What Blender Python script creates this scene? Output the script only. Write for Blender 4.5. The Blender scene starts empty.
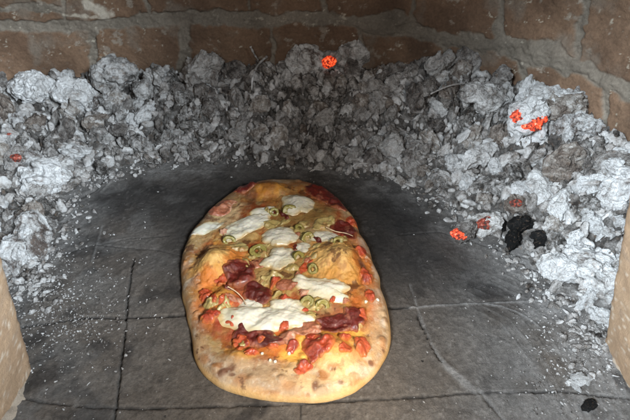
import bpy, math, random
import numpy as np
from mathutils import Vector, Matrix, Euler
random.seed(7); RNG = np.random.default_rng(7)
S = bpy.context.scene; COL = S.collection
# ------------------------------------------------------------ measures of the place (metres)
TH = math.radians(38); HC = 0.42; FP = 490.0
FW = np.array([0, math.cos(TH), -math.sin(TH)]); UP = np.array([0, math.sin(TH), math.cos(TH)])
def ray(u, v):
    return FW + np.array([1., 0, 0])*(u-315)/FP - UP*(v-210)/FP
def gp(u, v, z=0.0):                                   # survey point on a level plane
    d = ray(u, v); t = (HC-z)/(-d[2]); return np.array([d[0]*t, d[1]*t])
def gscale(u, v, z=0.0):                               # metres per reading at that point, across and along
    p = gp(u, v, z); dep = p[1]*math.cos(TH)+(HC-z)*math.sin(TH)
    el = math.atan2(HC-z, p[1]); return dep/FP, dep/FP/math.sin(el)
# ------------------------------------------------------------ noise
def _h(ix, iy, iz, k=0):
    n = (ix.astype(np.int64)*374761393 + iy.astype(np.int64)*668265263 + iz.astype(np.int64)*2147483647 + k*1274126177) & 0xffffffff
    n = ((n ^ (n >> 13))*1274126177) & 0xffffffff
    n = ((n ^ (n >> 15))*2246822519) & 0xffffffff
    return ((n ^ (n >> 16)) & 0xffffff)/float(0xffffff)
def vn(P, k=0):
    I = np.floor(P).astype(np.int64); F = P-I; F = F*F*F*(F*(F*6-15)+10); r = 0
    for a in (0, 1):
        wa = F[:, 0] if a else 1-F[:, 0]
        for b in (0, 1):
            wb = F[:, 1] if b else 1-F[:, 1]
            for c in (0, 1):
                wc = F[:, 2] if c else 1-F[:, 2]
                r = r + wa*wb*wc*_h(I[:, 0]+a, I[:, 1]+b, I[:, 2]+c, k)
    return r*2-1
ROT = np.array(Euler((.6, .9, 1.3)).to_matrix())
def fbm(P, sc, o=4, k=0, g=.5):
    Q = P*sc; r = 0; a = 1; t = 0
    for i in range(o):
        r = r+a*vn(Q+i*17.3, k+i); t += a; a *= g; Q = (Q@ROT.T)*2.03
    return r/t
def worley(P, sc, k=0):
    Q = P*sc; I = np.floor(Q).astype(np.int64)
    f1 = np.full(len(P), 9.); f2 = np.full(len(P), 9.); idd = np.zeros(len(P))
    for a in (-1, 0, 1):
        for b in (-1, 0, 1):
            for c in (-1, 0, 1):
                x, y, z = I[:, 0]+a, I[:, 1]+b, I[:, 2]+c
                C = np.stack([x+_h(x, y, z, k), y+_h(x, y, z, k+1), z+_h(x, y, z, k+2)], 1)
                d = np.sqrt(((C-Q)**2).sum(1)); n = d < f1
                f2 = np.where(n, f1, np.minimum(f2, d)); idd = np.where(n, _h(x, y, z, k+3), idd); f1 = np.where(n, d, f1)
    return f1, f2, idd
def sm(a, b, x):
    t = np.clip((x-a)/(b-a), 0, 1); return t*t*(3-2*t)
def mixc(A, B, t):
    return A*(1-t[:, None])+np.asarray(B)*t[:, None]
def seg_dist(P, pl):                                   # distance of 2-D points to polyline, plus param of nearest
    best = np.full(len(P), 1e9); par = np.zeros(len(P)); acc = 0
    for a, b in zip(pl[:-1], pl[1:]):
        a = np.asarray(a, float); b = np.asarray(b, float); ab = b-a; L = np.hypot(*ab)+1e-12
        t = np.clip(((P-a)@ab)/(L*L), 0, 1); d = np.hypot(*(P-(a+t[:, None]*ab)).T)
        n = d < best; best = np.where(n, d, best); par = np.where(n, acc+t*L, par); acc += L
    return best, par
# ------------------------------------------------------------ objects
def obj(name, V, F, mat, parent=None, col=None, smooth=True, loc=None):
    me = bpy.data.meshes.new(name); V = np.asarray(V, np.float32)
    if loc is not None: V = V-np.asarray(loc, np.float32)
    if isinstance(F, np.ndarray):
        n, k = F.shape
        me.vertices.add(len(V)); me.vertices.foreach_set('co', V.ravel())
        me.loops.add(n*k); me.loops.foreach_set('vertex_index', F.astype(np.int32).ravel())
        me.polygons.add(n); me.polygons.foreach_set('loop_start', np.arange(0, n*k, k, dtype=np.int32))
        me.polygons.foreach_set('loop_total', np.full(n, k, np.int32)); me.update(calc_edges=True)
    else: me.from_pydata(V.tolist(), [], F); me.update()
    me.polygons.foreach_set('use_smooth', np.full(len(me.polygons), smooth)); 
    if col is not None:
        a = me.color_attributes.new('Col', 'FLOAT_COLOR', 'POINT')
        c = np.ones((len(V), 4), np.float32); c[:, :3] = np.clip(col, 0, 1); a.data.foreach_set('color', c.ravel())
    me.materials.append(mat); me.validate()
    o = bpy.data.objects.new(name, me); COL.objects.link(o)
    if loc is not None: o.location = loc
    if parent is not None: o.parent = parent
    return o
def empty(name, loc):
    o = bpy.data.objects.new(name, None); o.location = loc; o.empty_display_size = .02; COL.objects.link(o); return o
def tag(o, label=None, cat=None, group=None, kind=None):
    for k, v in (('label', label), ('category', cat), ('group', group), ('kind', kind)):
        if v: o[k] = v
    return o
def gridF(nu, nv, wrap=False):                          # nu rows, nv columns
    i = np.arange(nu-1)[:, None]; j = np.arange(nv if wrap else nv-1)[None]; j2 = (j+1) % nv
    return np.stack([i*nv+j, i*nv+j2, (i+1)*nv+j2, (i+1)*nv+j], -1).reshape(-1, 4)
# ------------------------------------------------------------ materials
class NT:
    def __init__(s, name):
        s.m = bpy.data.materials.new(name); s.m.use_nodes = True; s.t = s.m.node_tree
        s.b = s.t.nodes['Principled BSDF']; s.tc = s.n('ShaderNodeTexCoord')
    def n(s, ty, **kw):
        x = s.t.nodes.new(ty)
        for k, v in kw.items(): setattr(x, k, v)
        return x
    def l(s, a, b): s.t.links.new(a, b)
    def noise(s, scale, det=4, rough=.55, vec=None, dist=0):
        x = s.n('ShaderNodeTexNoise'); x.inputs['Scale'].default_value = scale; x.inputs['Detail'].default_value = det
        x.inputs['Roughness'].default_value = rough; x.inputs['Distortion'].default_value = dist
        s.l(vec or s.tc.outputs['Object'], x.inputs['Vector']); return x.outputs['Fac']
    def ramp(s, fac, stops, interp='LINEAR'):
        x = s.n('ShaderNodeValToRGB'); r = x.color_ramp; r.interpolation = interp
        while len(r.elements) < len(stops): r.elements.new(.5)
        for e, (p, c) in zip(r.elements, stops): e.position = p; e.color = (*c, 1) if len(c) == 3 else c
        s.l(fac, x.inputs[0]); return x.outputs['Color']
    def mix(s, a, b, f=.5, mode='MIX'):
        x = s.n('ShaderNodeMix', data_type='RGBA', blend_type=mode)
        for v, i in ((f, 0), (a, 6), (b, 7)):
            if isinstance(v, (int, float)): x.inputs[i].default_value = v
            elif isinstance(v, tuple): x.inputs[i].default_value = (*v, 1)
            else: s.l(v, x.inputs[i])
        return x.outputs[2]
    def math(s, op, a, b=0.):
        x = s.n('ShaderNodeMath', operation=op)
        for v, i in ((a, 0), (b, 1)):
            if isinstance(v, (int, float)): x.inputs[i].default_value = v
            else: s.l(v, x.inputs[i])
        return x.outputs[0]
    def bump(s, h, dist, st=1., nrm=None):
        x = s.n('ShaderNodeBump'); x.inputs['Distance'].default_value = dist; x.inputs['Strength'].default_value = st
        s.l(h, x.inputs['Height'])
        if nrm: s.l(nrm, x.inputs['Normal'])
        return x.outputs['Normal']
    def out(s, col=None, rough=None, nrm=None, **kw):
        if col is not None:
            if isinstance(col, tuple): s.b.inputs['Base Color'].default_value = (*col, 1)
            else: s.l(col, s.b.inputs['Base Color'])
        if rough is not None:
            if isinstance(rough, (int, float)): s.b.inputs['Roughness'].default_value = rough
            else: s.l(rough, s.b.inputs['Roughness'])
        if nrm: s.l(nrm, s.b.inputs['Normal'])
        for k, v in kw.items(): s.b.inputs[k.replace('_', ' ')].default_value = v
        return s.m
def attr_mat(name, sc, var, bump, rough, bsc=None, sss=0, sssr=(.004, .002, .001), spec=.5, coat=0):
    t = NT(name); a = t.n('ShaderNodeVertexColor', layer_name='Col').outputs['Color']
    n = t.noise(sc, 6, .65); g = t.ramp(n, [(.25, (1-var,)*3), (.75, (1+var,)*3)])
    # ramp clamps below 1, so scale afterwards
    c = t.mix(a, g, 1., 'MULTIPLY')
    b = t.bump(t.noise(bsc or sc*1.7, 6, .7), bump)
    m = t.out(c, rough, b)
    t.b.inputs['Specular IOR Level'].default_value = spec
    t.b.inputs['Coat Weight'].default_value = coat; t.b.inputs['Coat Roughness'].default_value = .25
    if sss:
        t.b.inputs['Subsurface Weight'].default_value = sss; t.b.inputs['Subsurface Radius'].default_value = (1, .5, .25)
        t.b.inputs['Subsurface Scale'].default_value = sssr[0]
    return m
M = {}
M['brick'] = attr_mat('fired_brick', 260, .28, .0012, .85, spec=.25)
M['floor'] = attr_mat('hearth_stone', 420, .35, .0010, .78, spec=.3)
M['jamb'] = attr_mat('jamb_brick', 300, .15, .0010, .85, spec=.25)
M['dough'] = attr_mat('baked_dough', 330, .16, .0008, .55, sss=.10, spec=.4)
_t = M['dough'].node_tree; _n = _t.nodes.new('ShaderNodeTexNoise'); _n.inputs['Scale'].default_value = 60; _r = _t.nodes.new('ShaderNodeMapRange'); _r.inputs[1].default_value = .35; _r.inputs[2].default_value = .65; _r.inputs[3].default_value = .28; _r.inputs[4].default_value = .75
_t.links.new(_n.outputs['Fac'], _r.inputs[0]); _t.links.new(_r.outputs[0], _t.nodes['Principled BSDF'].inputs['Roughness'])
M['cheese'] = attr_mat('melted_mozzarella', 160, .05, .0003, .27, sss=.25, sssr=(.005,), spec=.5, coat=.35)
M['onion'] = attr_mat('cooked_onion', 260, .25, .0005, .35, sss=.15, sssr=(.003,), spec=.5, coat=.3)
M['tomato'] = attr_mat('roast_tomato', 300, .4, .0014, .34, sss=.04, spec=.5, coat=.3)
M['ham'] = attr_mat('cured_ham', 300, .45, .0010, .33, sss=.02, spec=.5, coat=.35)
M['olive'] = attr_mat('green_olive', 300, .12, .0003, .3, sss=.15, spec=.5)
def ash_mat(name, stops, per_obj=True, patch=38, hue=(1, 1, 1)):
    t = NT(name)
    if per_obj:
        oi = t.n('ShaderNodeObjectInfo').outputs['Random']
        ad = t.n('ShaderNodeVectorMath', operation='ADD'); t.l(t.tc.outputs['Object'], ad.inputs[0])
        cx = t.n('ShaderNodeCombineXYZ'); m10 = t.math('MULTIPLY', oi, 7.)
        for i in range(3): t.l(m10, cx.inputs[i])
        t.l(cx.outputs[0], ad.inputs[1]); vec = ad.outputs[0]; rnd = oi
    else:
        vec = t.tc.outputs['Object']
        sp = t.n('ShaderNodeSeparateColor'); t.l(t.n('ShaderNodeVertexColor', layer_name='Col').outputs['Color'], sp.inputs[0]); rnd = sp.outputs[0]
    n1 = t.noise(patch, 5, .62, vec, .6); n2 = t.noise(patch*7, 5, .7, vec)
    f = t.math('ADD', t.math('MULTIPLY', n1, .72), t.math('MULTIPLY', n2, .28))
    f = t.math('ADD', f, t.math('MULTIPLY', t.math('SUBTRACT', rnd, .5), .20))
    c = t.ramp(f, stops)
    n3 = t.noise(patch*3, 4, .6, vec, .4)
    c = t.mix(c, (.20, .14, .10), t.math('MULTIPLY', t.ramp(n3, [(.56, (0,)*3), (.68, (1,)*3)]), .45))
    vo = t.n('ShaderNodeTexVoronoi', feature='DISTANCE_TO_EDGE'); vo.inputs['Scale'].default_value = patch*4.5; 
    wv = t.n('ShaderNodeVectorMath', operation='ADD'); t.l(vec, wv.inputs[0])
    nv = t.n('ShaderNodeTexNoise'); nv.inputs['Scale'].default_value = patch*3; t.l(vec, nv.inputs['Vector'])
    sv = t.n('ShaderNodeVectorMath', operation='SCALE'); t.l(nv.outputs['Color'], sv.inputs[0]); sv.inputs['Scale'].default_value = .012
    t.l(sv.outputs[0], wv.inputs[1]); t.l(wv.outputs[0], vo.inputs['Vector'])
    cr = t.ramp(vo.outputs['Distance'], [(0, (0,)*3), (.10, (1,)*3)])
    nb = t.bump(cr, .0009, .6); nb = t.bump(t.noise(patch*6, 6, .75, vec), .0035, .9, nb)
    return t.out(c, .92, nb, Specular_IOR_Level=.15)
ASH = [(.35, (.04, .036, .033)), (.43, (.19, .18, .17)), (.52, (.44, .43, .42)), (.66, (.66, .66, .66))]
M['ash'] = ash_mat('pale_ash', ASH)
M['ashg'] = ash_mat('grey_ash', [(.30, (.035, .03, .028)), (.44, (.14, .125, .115)), (.58, (.30, .28, .265)), (.72, (.46, .45, .44))])
M['ashw'] = ash_mat('white_ash', [(.28, (.16, .13, .11)), (.38, (.45, .44, .43)), (.50, (.70, .70, .70)), (.66, (.80, .80, .80))])
M['coal'] = ash_mat('black_charcoal', [(.35, (.008, .008, .008)), (.60, (.022, .022, .022)), (.68, (.10, .10, .10)), (.8, (.4, .4, .4))])
M['bed'] = ash_mat('ash_bed', [(.32, (.02, .018, .017)), (.47, (.09, .083, .077)), (.60, (.24, .23, .22)), (.74, (.45, .45, .45))], False, 60)
M['rubble'] = ash_mat('ash_rubble', [(.32, (.035, .03, .027)), (.41, (.18, .165, .152)), (.51, (.42, .40, .385)), (.66, (.66, .655, .65))], False, 60)
def glow_mat(name, st, sc=130):
    t = NT(name); n = t.noise(sc, 4, .6, None, .5)
    t.out(t.ramp(n, [(.42, (.03, .02, .015)), (.6, (.12, .03, .02)), (.72, (.4, .36, .34))]), .8, t.bump(n, .002))
    t.l(t.ramp(n, [(.38, (.012, .001, .0)), (.46, (.30, .012, .004)), (.52, (.9, .065, .014)), (.64, (1, .16, .035)), (.74, (1, .36, .12))]), t.b.inputs['Emission Color'])
    t.b.inputs['Emission Strength'].default_value = st; return t.m
M['glow'] = glow_mat('glowing_ember', 1.25, 260); M['dull'] = glow_mat('dull_ember', .26, 230)
# ------------------------------------------------------------ oven plan
def smooth_poly(pts, it=3):
    P = np.array(pts, float)
    for _ in range(it):
        a = P[:-1]*.75+P[1:]*.25; b = P[:-1]*.25+P[1:]*.75
        P = np.vstack([P[:1], np.stack([a, b], 1).reshape(-1, 2), P[-1:]])
    return P
WALL = smooth_poly([(-.42, .24), (-.62, .36), (-.73, .56), (-.68, .80), (-.50, .875), (-.1, .885), (.19, .865), (.30, .77), (.405, .59), (.45, .42), (.42, .30), (.33, .27)])
_sl = np.r_[0, np.cumsum(np.hypot(*np.diff(WALL, axis=0).T))]
def wall_at(s): return np.stack([np.interp(s, _sl, WALL[:, 0]), np.interp(s, _sl, WALL[:, 1])], 1)
def wall_hit(u, v):                                     # where a line of sight meets the wall: (length along wall, height)
    d = ray(u, v); best = None
    for i in range(len(WALL)-1):
        a, b = WALL[i], WALL[i+1]; e = b-a; den = d[0]*e[1]-d[1]*e[0]
        if abs(den) < 1e-9: continue
        t = (a[0]*e[1]-a[1]*e[0])/den; w = (a[0]*d[1]-a[1]*d[0])/den
        if t > 0 and -1e-6 <= w <= 1+1e-6 and (best is None or t > best[0]): best = (t, _sl[i]+w*np.hypot(*e), HC+t*d[2])
    return np.array(best[1:])
EDGE = smooth_poly([gp(*p) for p in [(-60, 330), (22, 285), (50, 243), (66, 216), (62, 198), (90, 176), (150, 163), (230, 158), (300, 166), (400, 182), (448, 203), (474, 232), (520, 256), (548, 290), (585, 318), (606, 342)]], 2)
EDGE = np.vstack([EDGE, [(.335, .30)]])
POLY = np.vstack([EDGE, WALL[::-1]])
def inside(P):
    c = np.zeros(len(P), bool); x, y = P[:, 0], P[:, 1]; j = len(POLY)-1
    for i in range(len(POLY)):
        xi, yi = POLY[i]; xj, yj = POLY[j]
        c ^= ((yi > y) != (yj > y)) & (x < (xj-xi)*(y-yi)/(yj-yi+1e-15)+xi); j = i
    return c
def bed_h(P, rough=True):
    de, _ = seg_dist(P, EDGE[::2]); dw, _ = seg_dist(P, WALL[::2]); ins = inside(P); de = de+np.where(ins, 1, -1)*(.020*fbm(np.c_[P, 0*P[:, 0]], 28, 4, 33)-.006); ins = ins & (de > 0); de = np.abs(de)
    t = np.where(ins, de/(de+dw+1e-9), 0); 
    H = np.interp(P[:, 0], [-.7, -.5, -.35, -.1, .1, .2, .3, .42], [.055, .050, .056, .066, .068, .085, .095, .10])
    near = np.interp(P[:, 1], [.3, .45, .55], [.3, .8, 1.]); H = H*near
    z = H*np.clip(1.25*t, 0, 1.05)**.75
    z = np.where(ins, z, -np.minimum(.006+de*.3, .03))
    if rough:
        Q = np.c_[P, np.zeros(len(P))]; amp = np.clip(de/.05, .15, 1)*ins
        Wq = Q+np.c_[fbm(Q, 60, 3, 1), fbm(Q, 60, 3, 2), 0*Q[:, 0]]*.007
        f1, f2, c1 = worley(Wq, 42, 5); g1, g2, c2 = worley(Wq, 120, 15)
        z = z+amp*(.010*fbm(Q, 22, 3, 3)+.012*(sm(0, .45, f2-f1)*(.5+c1)-.5)+.006*(sm(0, .5, g2-g1)*(.4+c2)-.5)+.0035*fbm(Q, 200, 4, 9))
    return z
# ------------------------------------------------------------ hearth
def axis(lo, a, b, hi, st, co):
    return np.r_[np.arange(lo, a, co), np.arange(a, b, st), np.arange(b, hi+co, co)]
xs = axis(-1.0, -.44, .42, .9, .0014, .02); ys = axis(-.3, .17, .74, 1.1, .0014, .02)
X, Y = np.meshgrid(xs, ys); P2 = np.c_[X.ravel(), Y.ravel()]; P3 = np.c_[P2, np.zeros(len(P2))]
W2 = P2+np.c_[fbm(P3, 60, 3, 1), fbm(P3, 60, 3, 2)]*.0008
z = .0012*fbm(P3, 14, 4, 4)+.0007*fbm(P3, 120, 4, 5)
tone = .5+.5*fbm(P3, 9, 5, 11)
C = mixc(np.tile([.050, .046, .044], (len(P2), 1)), [.135, .118, .104], sm(.25, .8, tone))
brn = sm(.45, .75, .5+.5*fbm(P3, 13, 4, 21)); C = mixc(C, [.12, .10, .085], brn*.5)
# wear towards the mouth: ash-dusted, rubbed paler stone
wear = sm(.46, .27, P2[:, 1])*(.55+.45*sm(-.1, .35, fbm(P3, 22, 5, 31))); C = mixc(C, [.15, .128, .108], wear*.7)
rdust = sm(.08, .24, P2[:, 0]-.35*(P2[:, 1]-.3))*sm(-.45, .3, fbm(P3*[1, 1, 1], 25, 5, 41)); C = mixc(C, [.23, .225, .22], rdust*.7)
# soot mottles
so = sm(.25, .5, fbm(P3, 26, 4, 51)); C = mixc(C, [.022, .02, .02], so*.65)
fl = sm(.30, .55, fbm(P3, 230, 3, 61)); C = mixc(C, [.33, .31, .29], fl*.22*sm(-.2, .3, fbm(P3, 20, 3, 62)))
z += .0006*fl
def line(pts, w, dep, colr=None, cs=.9, ragged=.5, k=0):
    global z, C
    pl = [gp(*p) for p in pts]; d, _ = seg_dist(W2, pl); m = d < .05
    if not m.any(): return
    ww = w*(1+ragged*fbm(P3[m], 70, 3, 71+k)); g = sm(1., .25, d[m]/ww)
    z[m] += dep*g*(1+.5*fbm(P3[m], 200, 3, 72))
    if colr is not None: C[m] = mixc(C[m], colr, g*cs*sm(-.75, .1, fbm(P3[m], 90, 3, 73+k)))
dark_patch = sm(.30, .12, np.hypot((P2[:, 0]+.02)*.9, (P2[:, 1]-.60)*1.0)+.05*fbm(P3, 14, 4, 66)); C = mixc(C, [.030, .028, .027], dark_patch*.7)  # hearth darker in a broad patch round the pizza's far end
DK = [.010, .009, .009]; AS = [.34, .335, .33]
line([(-20, 336), (20, 327), (55, 322), (85, 317.5), (130, 317), (195, 315), (300, 310), (408, 308)], .0022, -.003, DK)
line([(134, 258), (128, 290), (124, 335), (116, 408), (108, 470)], .0019, -.0035, DK)
line([(20, 398), (45, 403), (90, 407), (150, 409), (205, 407), (300, 404), (400, 398), (480, 393), (560, 391), (640, 400)], .0016, -.002, DK, .8, .9)
line([(300, 403), (300, 470)], .0016, -.002, DK, .7)
line([(480, 393), (520, 440)], .0016, -.002, DK, .6)
line([(404, 309), (445, 305.5), (500, 302.5), (548, 300)], .0017, .0012, AS, .55)
line([(410, 285), (418, 312), (432, 345), (443, 363)], .0016, -.001, AS, .4)
line([(416, 314), (430, 345), (441, 363)], .0009, -.003, DK, .9)
line([(443, 363), (456, 376), (468, 386), (480, 393)], .0055, .0010, AS, .55, .6)
line([(485, 304), (500, 306), (515, 311), (528, 318), (538, 326)], .0018, .0010, AS, .65)
line([(480, 394), (505, 393), (530, 393)], .0013, .0006, AS, .4)
line([(112, 168), (106, 176), (95, 190), (80, 198)], .0040, -.004, DK, .8)
line([(119, 172), (110, 183), (101, 192)], .0035, .0014, [.30, .29, .28], .5)
line([(78, 206), (71, 213), (62, 222)], .0024, .001, AS, .6)
line([(102, 226), (97, 245), (92, 262)], .0022, .0007, AS, .35)
line([(100, 245), (130, 238), (170, 236)], .0015, -.001, DK, .5)
line([(130, 172), (180, 170), (230, 172)], .0020, .0006, [.25, .24, .23], .35)
line([(60, 255), (95, 245), (160, 250), (180, 256)], .0015, -.0012, DK, .4)
line([(400, 235), (440, 232), (500, 250), (540, 262)], .0018, -.0012, DK, .5)
for i in range(9):                                      # rake marks sweeping round the right side
    o = i*13; line([(455+o*.5, 292-o*.3+8), (500+o*.75, 322-o*.2), (540+o*.7, 372-o*.3), (570+o*.6, 425)], .0012, .0006, AS, .18, .8, i)
dE_, _ = seg_dist(P2, EDGE[::2]); du_ = sm(.075, .0, dE_+.03*fbm(P3, 24, 4, 95))*(.4+.6*sm(-.1, .3, fbm(P3, 60, 5, 96))); C = mixc(C, [.27, .265, .26], du_*.65)
lm = sm(-.10, -.30, P2[:, 0])*sm(-.2, .25, fbm(P3, 30, 5, 97)); C = mixc(C, [.17, .165, .16], lm*.5)
gr = fbm(P3, 300, 4, 91, .7); C = C*.90*(.80+.35*gr+.22*fbm(P3, 50, 5, 92, .65))[:, None]*[1.0, .985, .975]; z += .0005*gr
obj('hearth_floor', np.c_[P2, z], gridF(len(ys), len(xs)), M['floor'], col=C)['kind'] = 'structure'
# ------------------------------------------------------------ brick wall and dome
smax = _sl[-1]; ns = 1150; ss = np.linspace(0, smax, ns); zz = np.r_[np.linspace(-.02, .25, 200), np.linspace(.256, .60, 50)]
SS, ZZ = np.meshgrid(ss, zz); sv = SS.ravel(); zv = ZZ.ravel(); XY = wall_at(sv)
tg = np.gradient(wall_at(ss), axis=0); tg /= np.hypot(*tg.T)[:, None]; nr = np.c_[tg[:, 1], -tg[:, 0]]
for _ in range(12): nr[1:-1] = (nr[:-2]+nr[1:-1]*2+nr[2:])/4
NRM = np.tile(nr, (len(zz), 1)); ctr = np.array([-.12, .50]); NRM *= np.sign(((ctr-XY)*NRM).sum(1))[:, None]
Q3 = np.c_[sv, zv, np.zeros(len(sv))]; W = np.c_[sv, zv]+np.c_[fbm(Q3, 30, 3, 101), fbm(Q3, 30, 4, 102)]*.010+np.c_[fbm(Q3, 110, 3, 103), fbm(Q3, 110, 3, 104)]*.0025
mort = np.zeros(len(sv)); proud = np.zeros(len(sv))
def mline(pts, w, pr=0., px=True, k=0):
    global mort, proud
    pl = [wall_hit(*p) for p in pts] if px else [np.array(p) for p in pts]
    d, _ = seg_dist(W, pl); g = sm(1.1, .75, d/(w*(1+.35*fbm(Q3, 45, 3, 105+k)))); mort = np.maximum(mort, g); proud = np.maximum(proud, pr*sm(1.2, .2, d/w))
mline([(-40, 27), (0, 27), (90, 26), (150, 21), (210, 20), (300, 18), (345, 22)], .0125)
mline([(345, 22), (380, 25), (420, 33), (450, 38)], .0125, .003)
mline([(365, 24), (400, 24)], .019, .006)
mline([(450, 38), (475, 43), (500, 45), (520, 50)], .012, .004)
mline([(468, 43), (480, 44)], .019, .006)
mline([(505, 50), (540, 55), (570, 66), (600, 78), (640, 95)], .014, .004)
mline([(530, 55), (556, 56)], .021, .008)
mline([(0, 8), (25, 6), (60, 8)], .006, .002)
for x, a, b, w in [(148, -30, 14, .004), (253, -30, 8, .003), (325, -30, 12, .006), (413, -30, 30, .0035), (503, -30, 20, .006), (500, 15, 45, .007), (586, -30, 25, .006), (582, 20, 66, .006), (66, -30, 18, .003), (640, -30, 90, .005),
                   (93, 30, 90, .0075), (187, 28, 100, .012), (273, 25, 90, .004), (362, 30, 80, .004), (445, 40, 90, .005), (525, 60, 105, .009), (607, 80, 140, .006), (-10, 30, 110, .005)]:
    mline([(x, a), (x-2, (a+b)/2), (x-1, b)], w)
for zc in (.30, .42, .54): mline([(0, zc), (smax, zc)], .008, 0, False)
s0 = wall_hit(-10, 50)[0]; s1 = wall_hit(640, 50)[0]
for s_ in list(np.arange(s0-.12, 0, -.12))+list(np.arange(s1+.1, smax, .1)): mline([(s_, -.02), (s_, .60)], .006, 0, False)
mline([(0, wall_hit(0, 27)[1]), (s0+.02, wall_hit(0, 27)[1])], .012, 0, False)
mline([(0, .035), (smax, .035)], .008, 0, False)
rough = fbm(Q3, 35, 5, 111)*.0022+fbm(Q3, 200, 4, 112)*.0009
dsp = rough+mort*(-.0035+proud+fbm(Q3, 70, 5, 113)*.004)+(1-mort)*fbm(Q3, 60, 4, 114)*.0014
XY = XY+NRM*dsp[:, None]
k = np.clip((zv-.25)/.35, 0, 1); k = 1-np.sqrt(np.clip(1-k*k, 0, 1)); XY = XY*(1-k[:, None])+ctr*k[:, None]
bt = .5+.5*fbm(Q3, 9, 3, 121); C = mixc(np.tile([.165, .100, .064], (len(sv), 1)), [.27, .17, .108], bt)
C = mixc(C, [.11, .065, .042], sm(.0, .5, fbm(Q3, 18, 5, 122))*.55)
mc = mixc(np.tile([.20, .168, .132], (len(sv), 1)), [.31, .27, .22], .5+.5*fbm(Q3, 30, 4, 123)); C = C*(1-mort[:, None])+mc*mort[:, None]
spl = sm(.30, .42, fbm(Q3, 60, 6, 124, .7)+.14*fbm(Q3, 8, 2, 125)); C = mixc(C, [.46, .41, .34], spl*.55); 
s2 = sm(.47, .54, fbm(Q3, 110, 6, 145, .68)+.16*fbm(Q3, 12, 3, 146)); C = mixc(C, [.66, .60, .48], s2*.7)
gry = sm(.1, .6, fbm(Q3, 24, 5, 126)); C = mixc(C, [.24, .20, .16], gry*.7)
d, _ = seg_dist(W, [wall_hit(88, 4), wall_hit(100, 9), wall_hit(106, 14)]); C = mixc(C, [.66, .60, .50], sm(.011, .004, d+fbm(Q3, 90, 4, 127)*.006)*.8)
d, _ = seg_dist(W, [wall_hit(64, 12), wall_hit(106, 17)]); C = mixc(C, [.6, .54, .44], sm(.004, .001, d+fbm(Q3, 90, 4, 128)*.004)*.7)
d, _ = seg_dist(W, [wall_hit(104, 52), wall_hit(109, 62)]); C = mixc(C, [.62, .56, .46], sm(.003, .001, d+fbm(Q3, 90, 4, 129)*.003)*.7)
# shade over the middle of the back wall, painted into the brick colour
mid = wall_hit(300, 40)[0]; mid_shade = np.exp(-((sv-mid-.05)/.27)**2)*(.9+.5*fbm(Q3, 12, 4, 130)); C = C*(1-.40*np.clip(mid_shade, 0, 1))[:, None]
C = C*(.72+.30*fbm(Q3, 16, 6, 140, .6))[:, None]
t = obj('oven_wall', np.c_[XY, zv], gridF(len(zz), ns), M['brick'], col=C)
tag(t, 'curved brown brick wall of the oven with thick grey mortar joints behind the ash bank', 'brick wall')
# ------------------------------------------------------------ mouth jambs
def block(x0, x1, y0, y1, zt, lean, rnd, k, n=(60, 90, 120)):
    """rounded block; lean moves x per metre of height"""
    V = []; F = []; off = 0
    for ax in range(3):
        a, b = [(1, 2), (2, 0), (0, 1)][ax]
        for sgn in (0, 1):
            ga, gb = np.meshgrid(np.linspace(0, 1, n[a]), np.linspace(0, 1, n[b]), indexing='ij')
            p = np.zeros((ga.size, 3)); p[:, a] = ga.ravel(); p[:, b] = gb.ravel(); p[:, ax] = sgn
            f = gridF(n[a], n[b]); V.append(p); F.append(f[:, ::-1]+off if sgn == 0 else f+off); off += len(p)
    V = np.vstack(V); F = np.vstack(F); lo = np.array([x0, y0, -.02]); hi = np.array([x1, y1, zt]); V = lo+V*(hi-lo)
    c = np.clip(V, lo+rnd, hi-rnd); d = V-c; L = np.linalg.norm(d, axis=1)[:, None]; N = d/np.maximum(L, 1e-9)
    V = c+N*rnd; V = V+N*(fbm(V, 45, 5, k)*.0016+fbm(V, 200, 3, k+5)*.0009)[:, None]; V[:, 0] += lean*V[:, 2]; return V, F
def jcol(V, k):
    C = mixc(np.tile([.32, .21, .13], (len(V), 1)), [.44, .31, .20], .5+.5*fbm(V, 25, 5, k))
    C = mixc(C, [.30, .22, .16], sm(.2, .5, fbm(V, 90, 4, k+3))*.5); return mixc(C, [.66, .58, .48], sm(.32, .5, fbm(V, 260, 3, k+7))*.6)
def jamb(side, lab):
    e = empty('oven_jamb', (side*.30, .25, 0)); loc = Vector((side*.30, .25, 0))
    if side < 0: V, F = block(-.46, -.278, .02, .291, .34, .19, .012, 201)
    else: V, F = block(.299, .48, .02, .322, .34, -.26, .012, 231)
    j = obj('brick_block', V-np.array(loc), F, M['jamb'], e, jcol(V, 240))
    if side < 0: 
        V, F = block(-.40, -.266, .02, .282, .032, -.75, .016, 251, (70, 90, 30))
        V[:, 0] += .016*fbm(V, 22, 3, 255); V[:, 1] += .012*fbm(V, 20, 3, 256)
    else:
        V, F = block(.300, .42, .02, .300, .018, 1.2, .009, 261, (70, 90, 30)); V[:, 0] += .012*fbm(V, 16, 3, 265); V[:, 1] += .010*fbm(V, 20, 3, 266)
    C = mixc(np.tile([.22, .18, .14], (len(V), 1)), [.34, .28, .22], .5+.5*fbm(V, 35, 5, 271))
    obj('mortar_foot', V-np.array(loc), F, M['jamb'], e, C)
    tag(e, lab, 'oven jamb')
jamb(-1, 'tan brick jamb of the oven mouth with broken grey mortar foot, at lower left edge')
jamb(1, 'pale sunlit brick jamb of the oven mouth, at right edge beside white ash')
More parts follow.
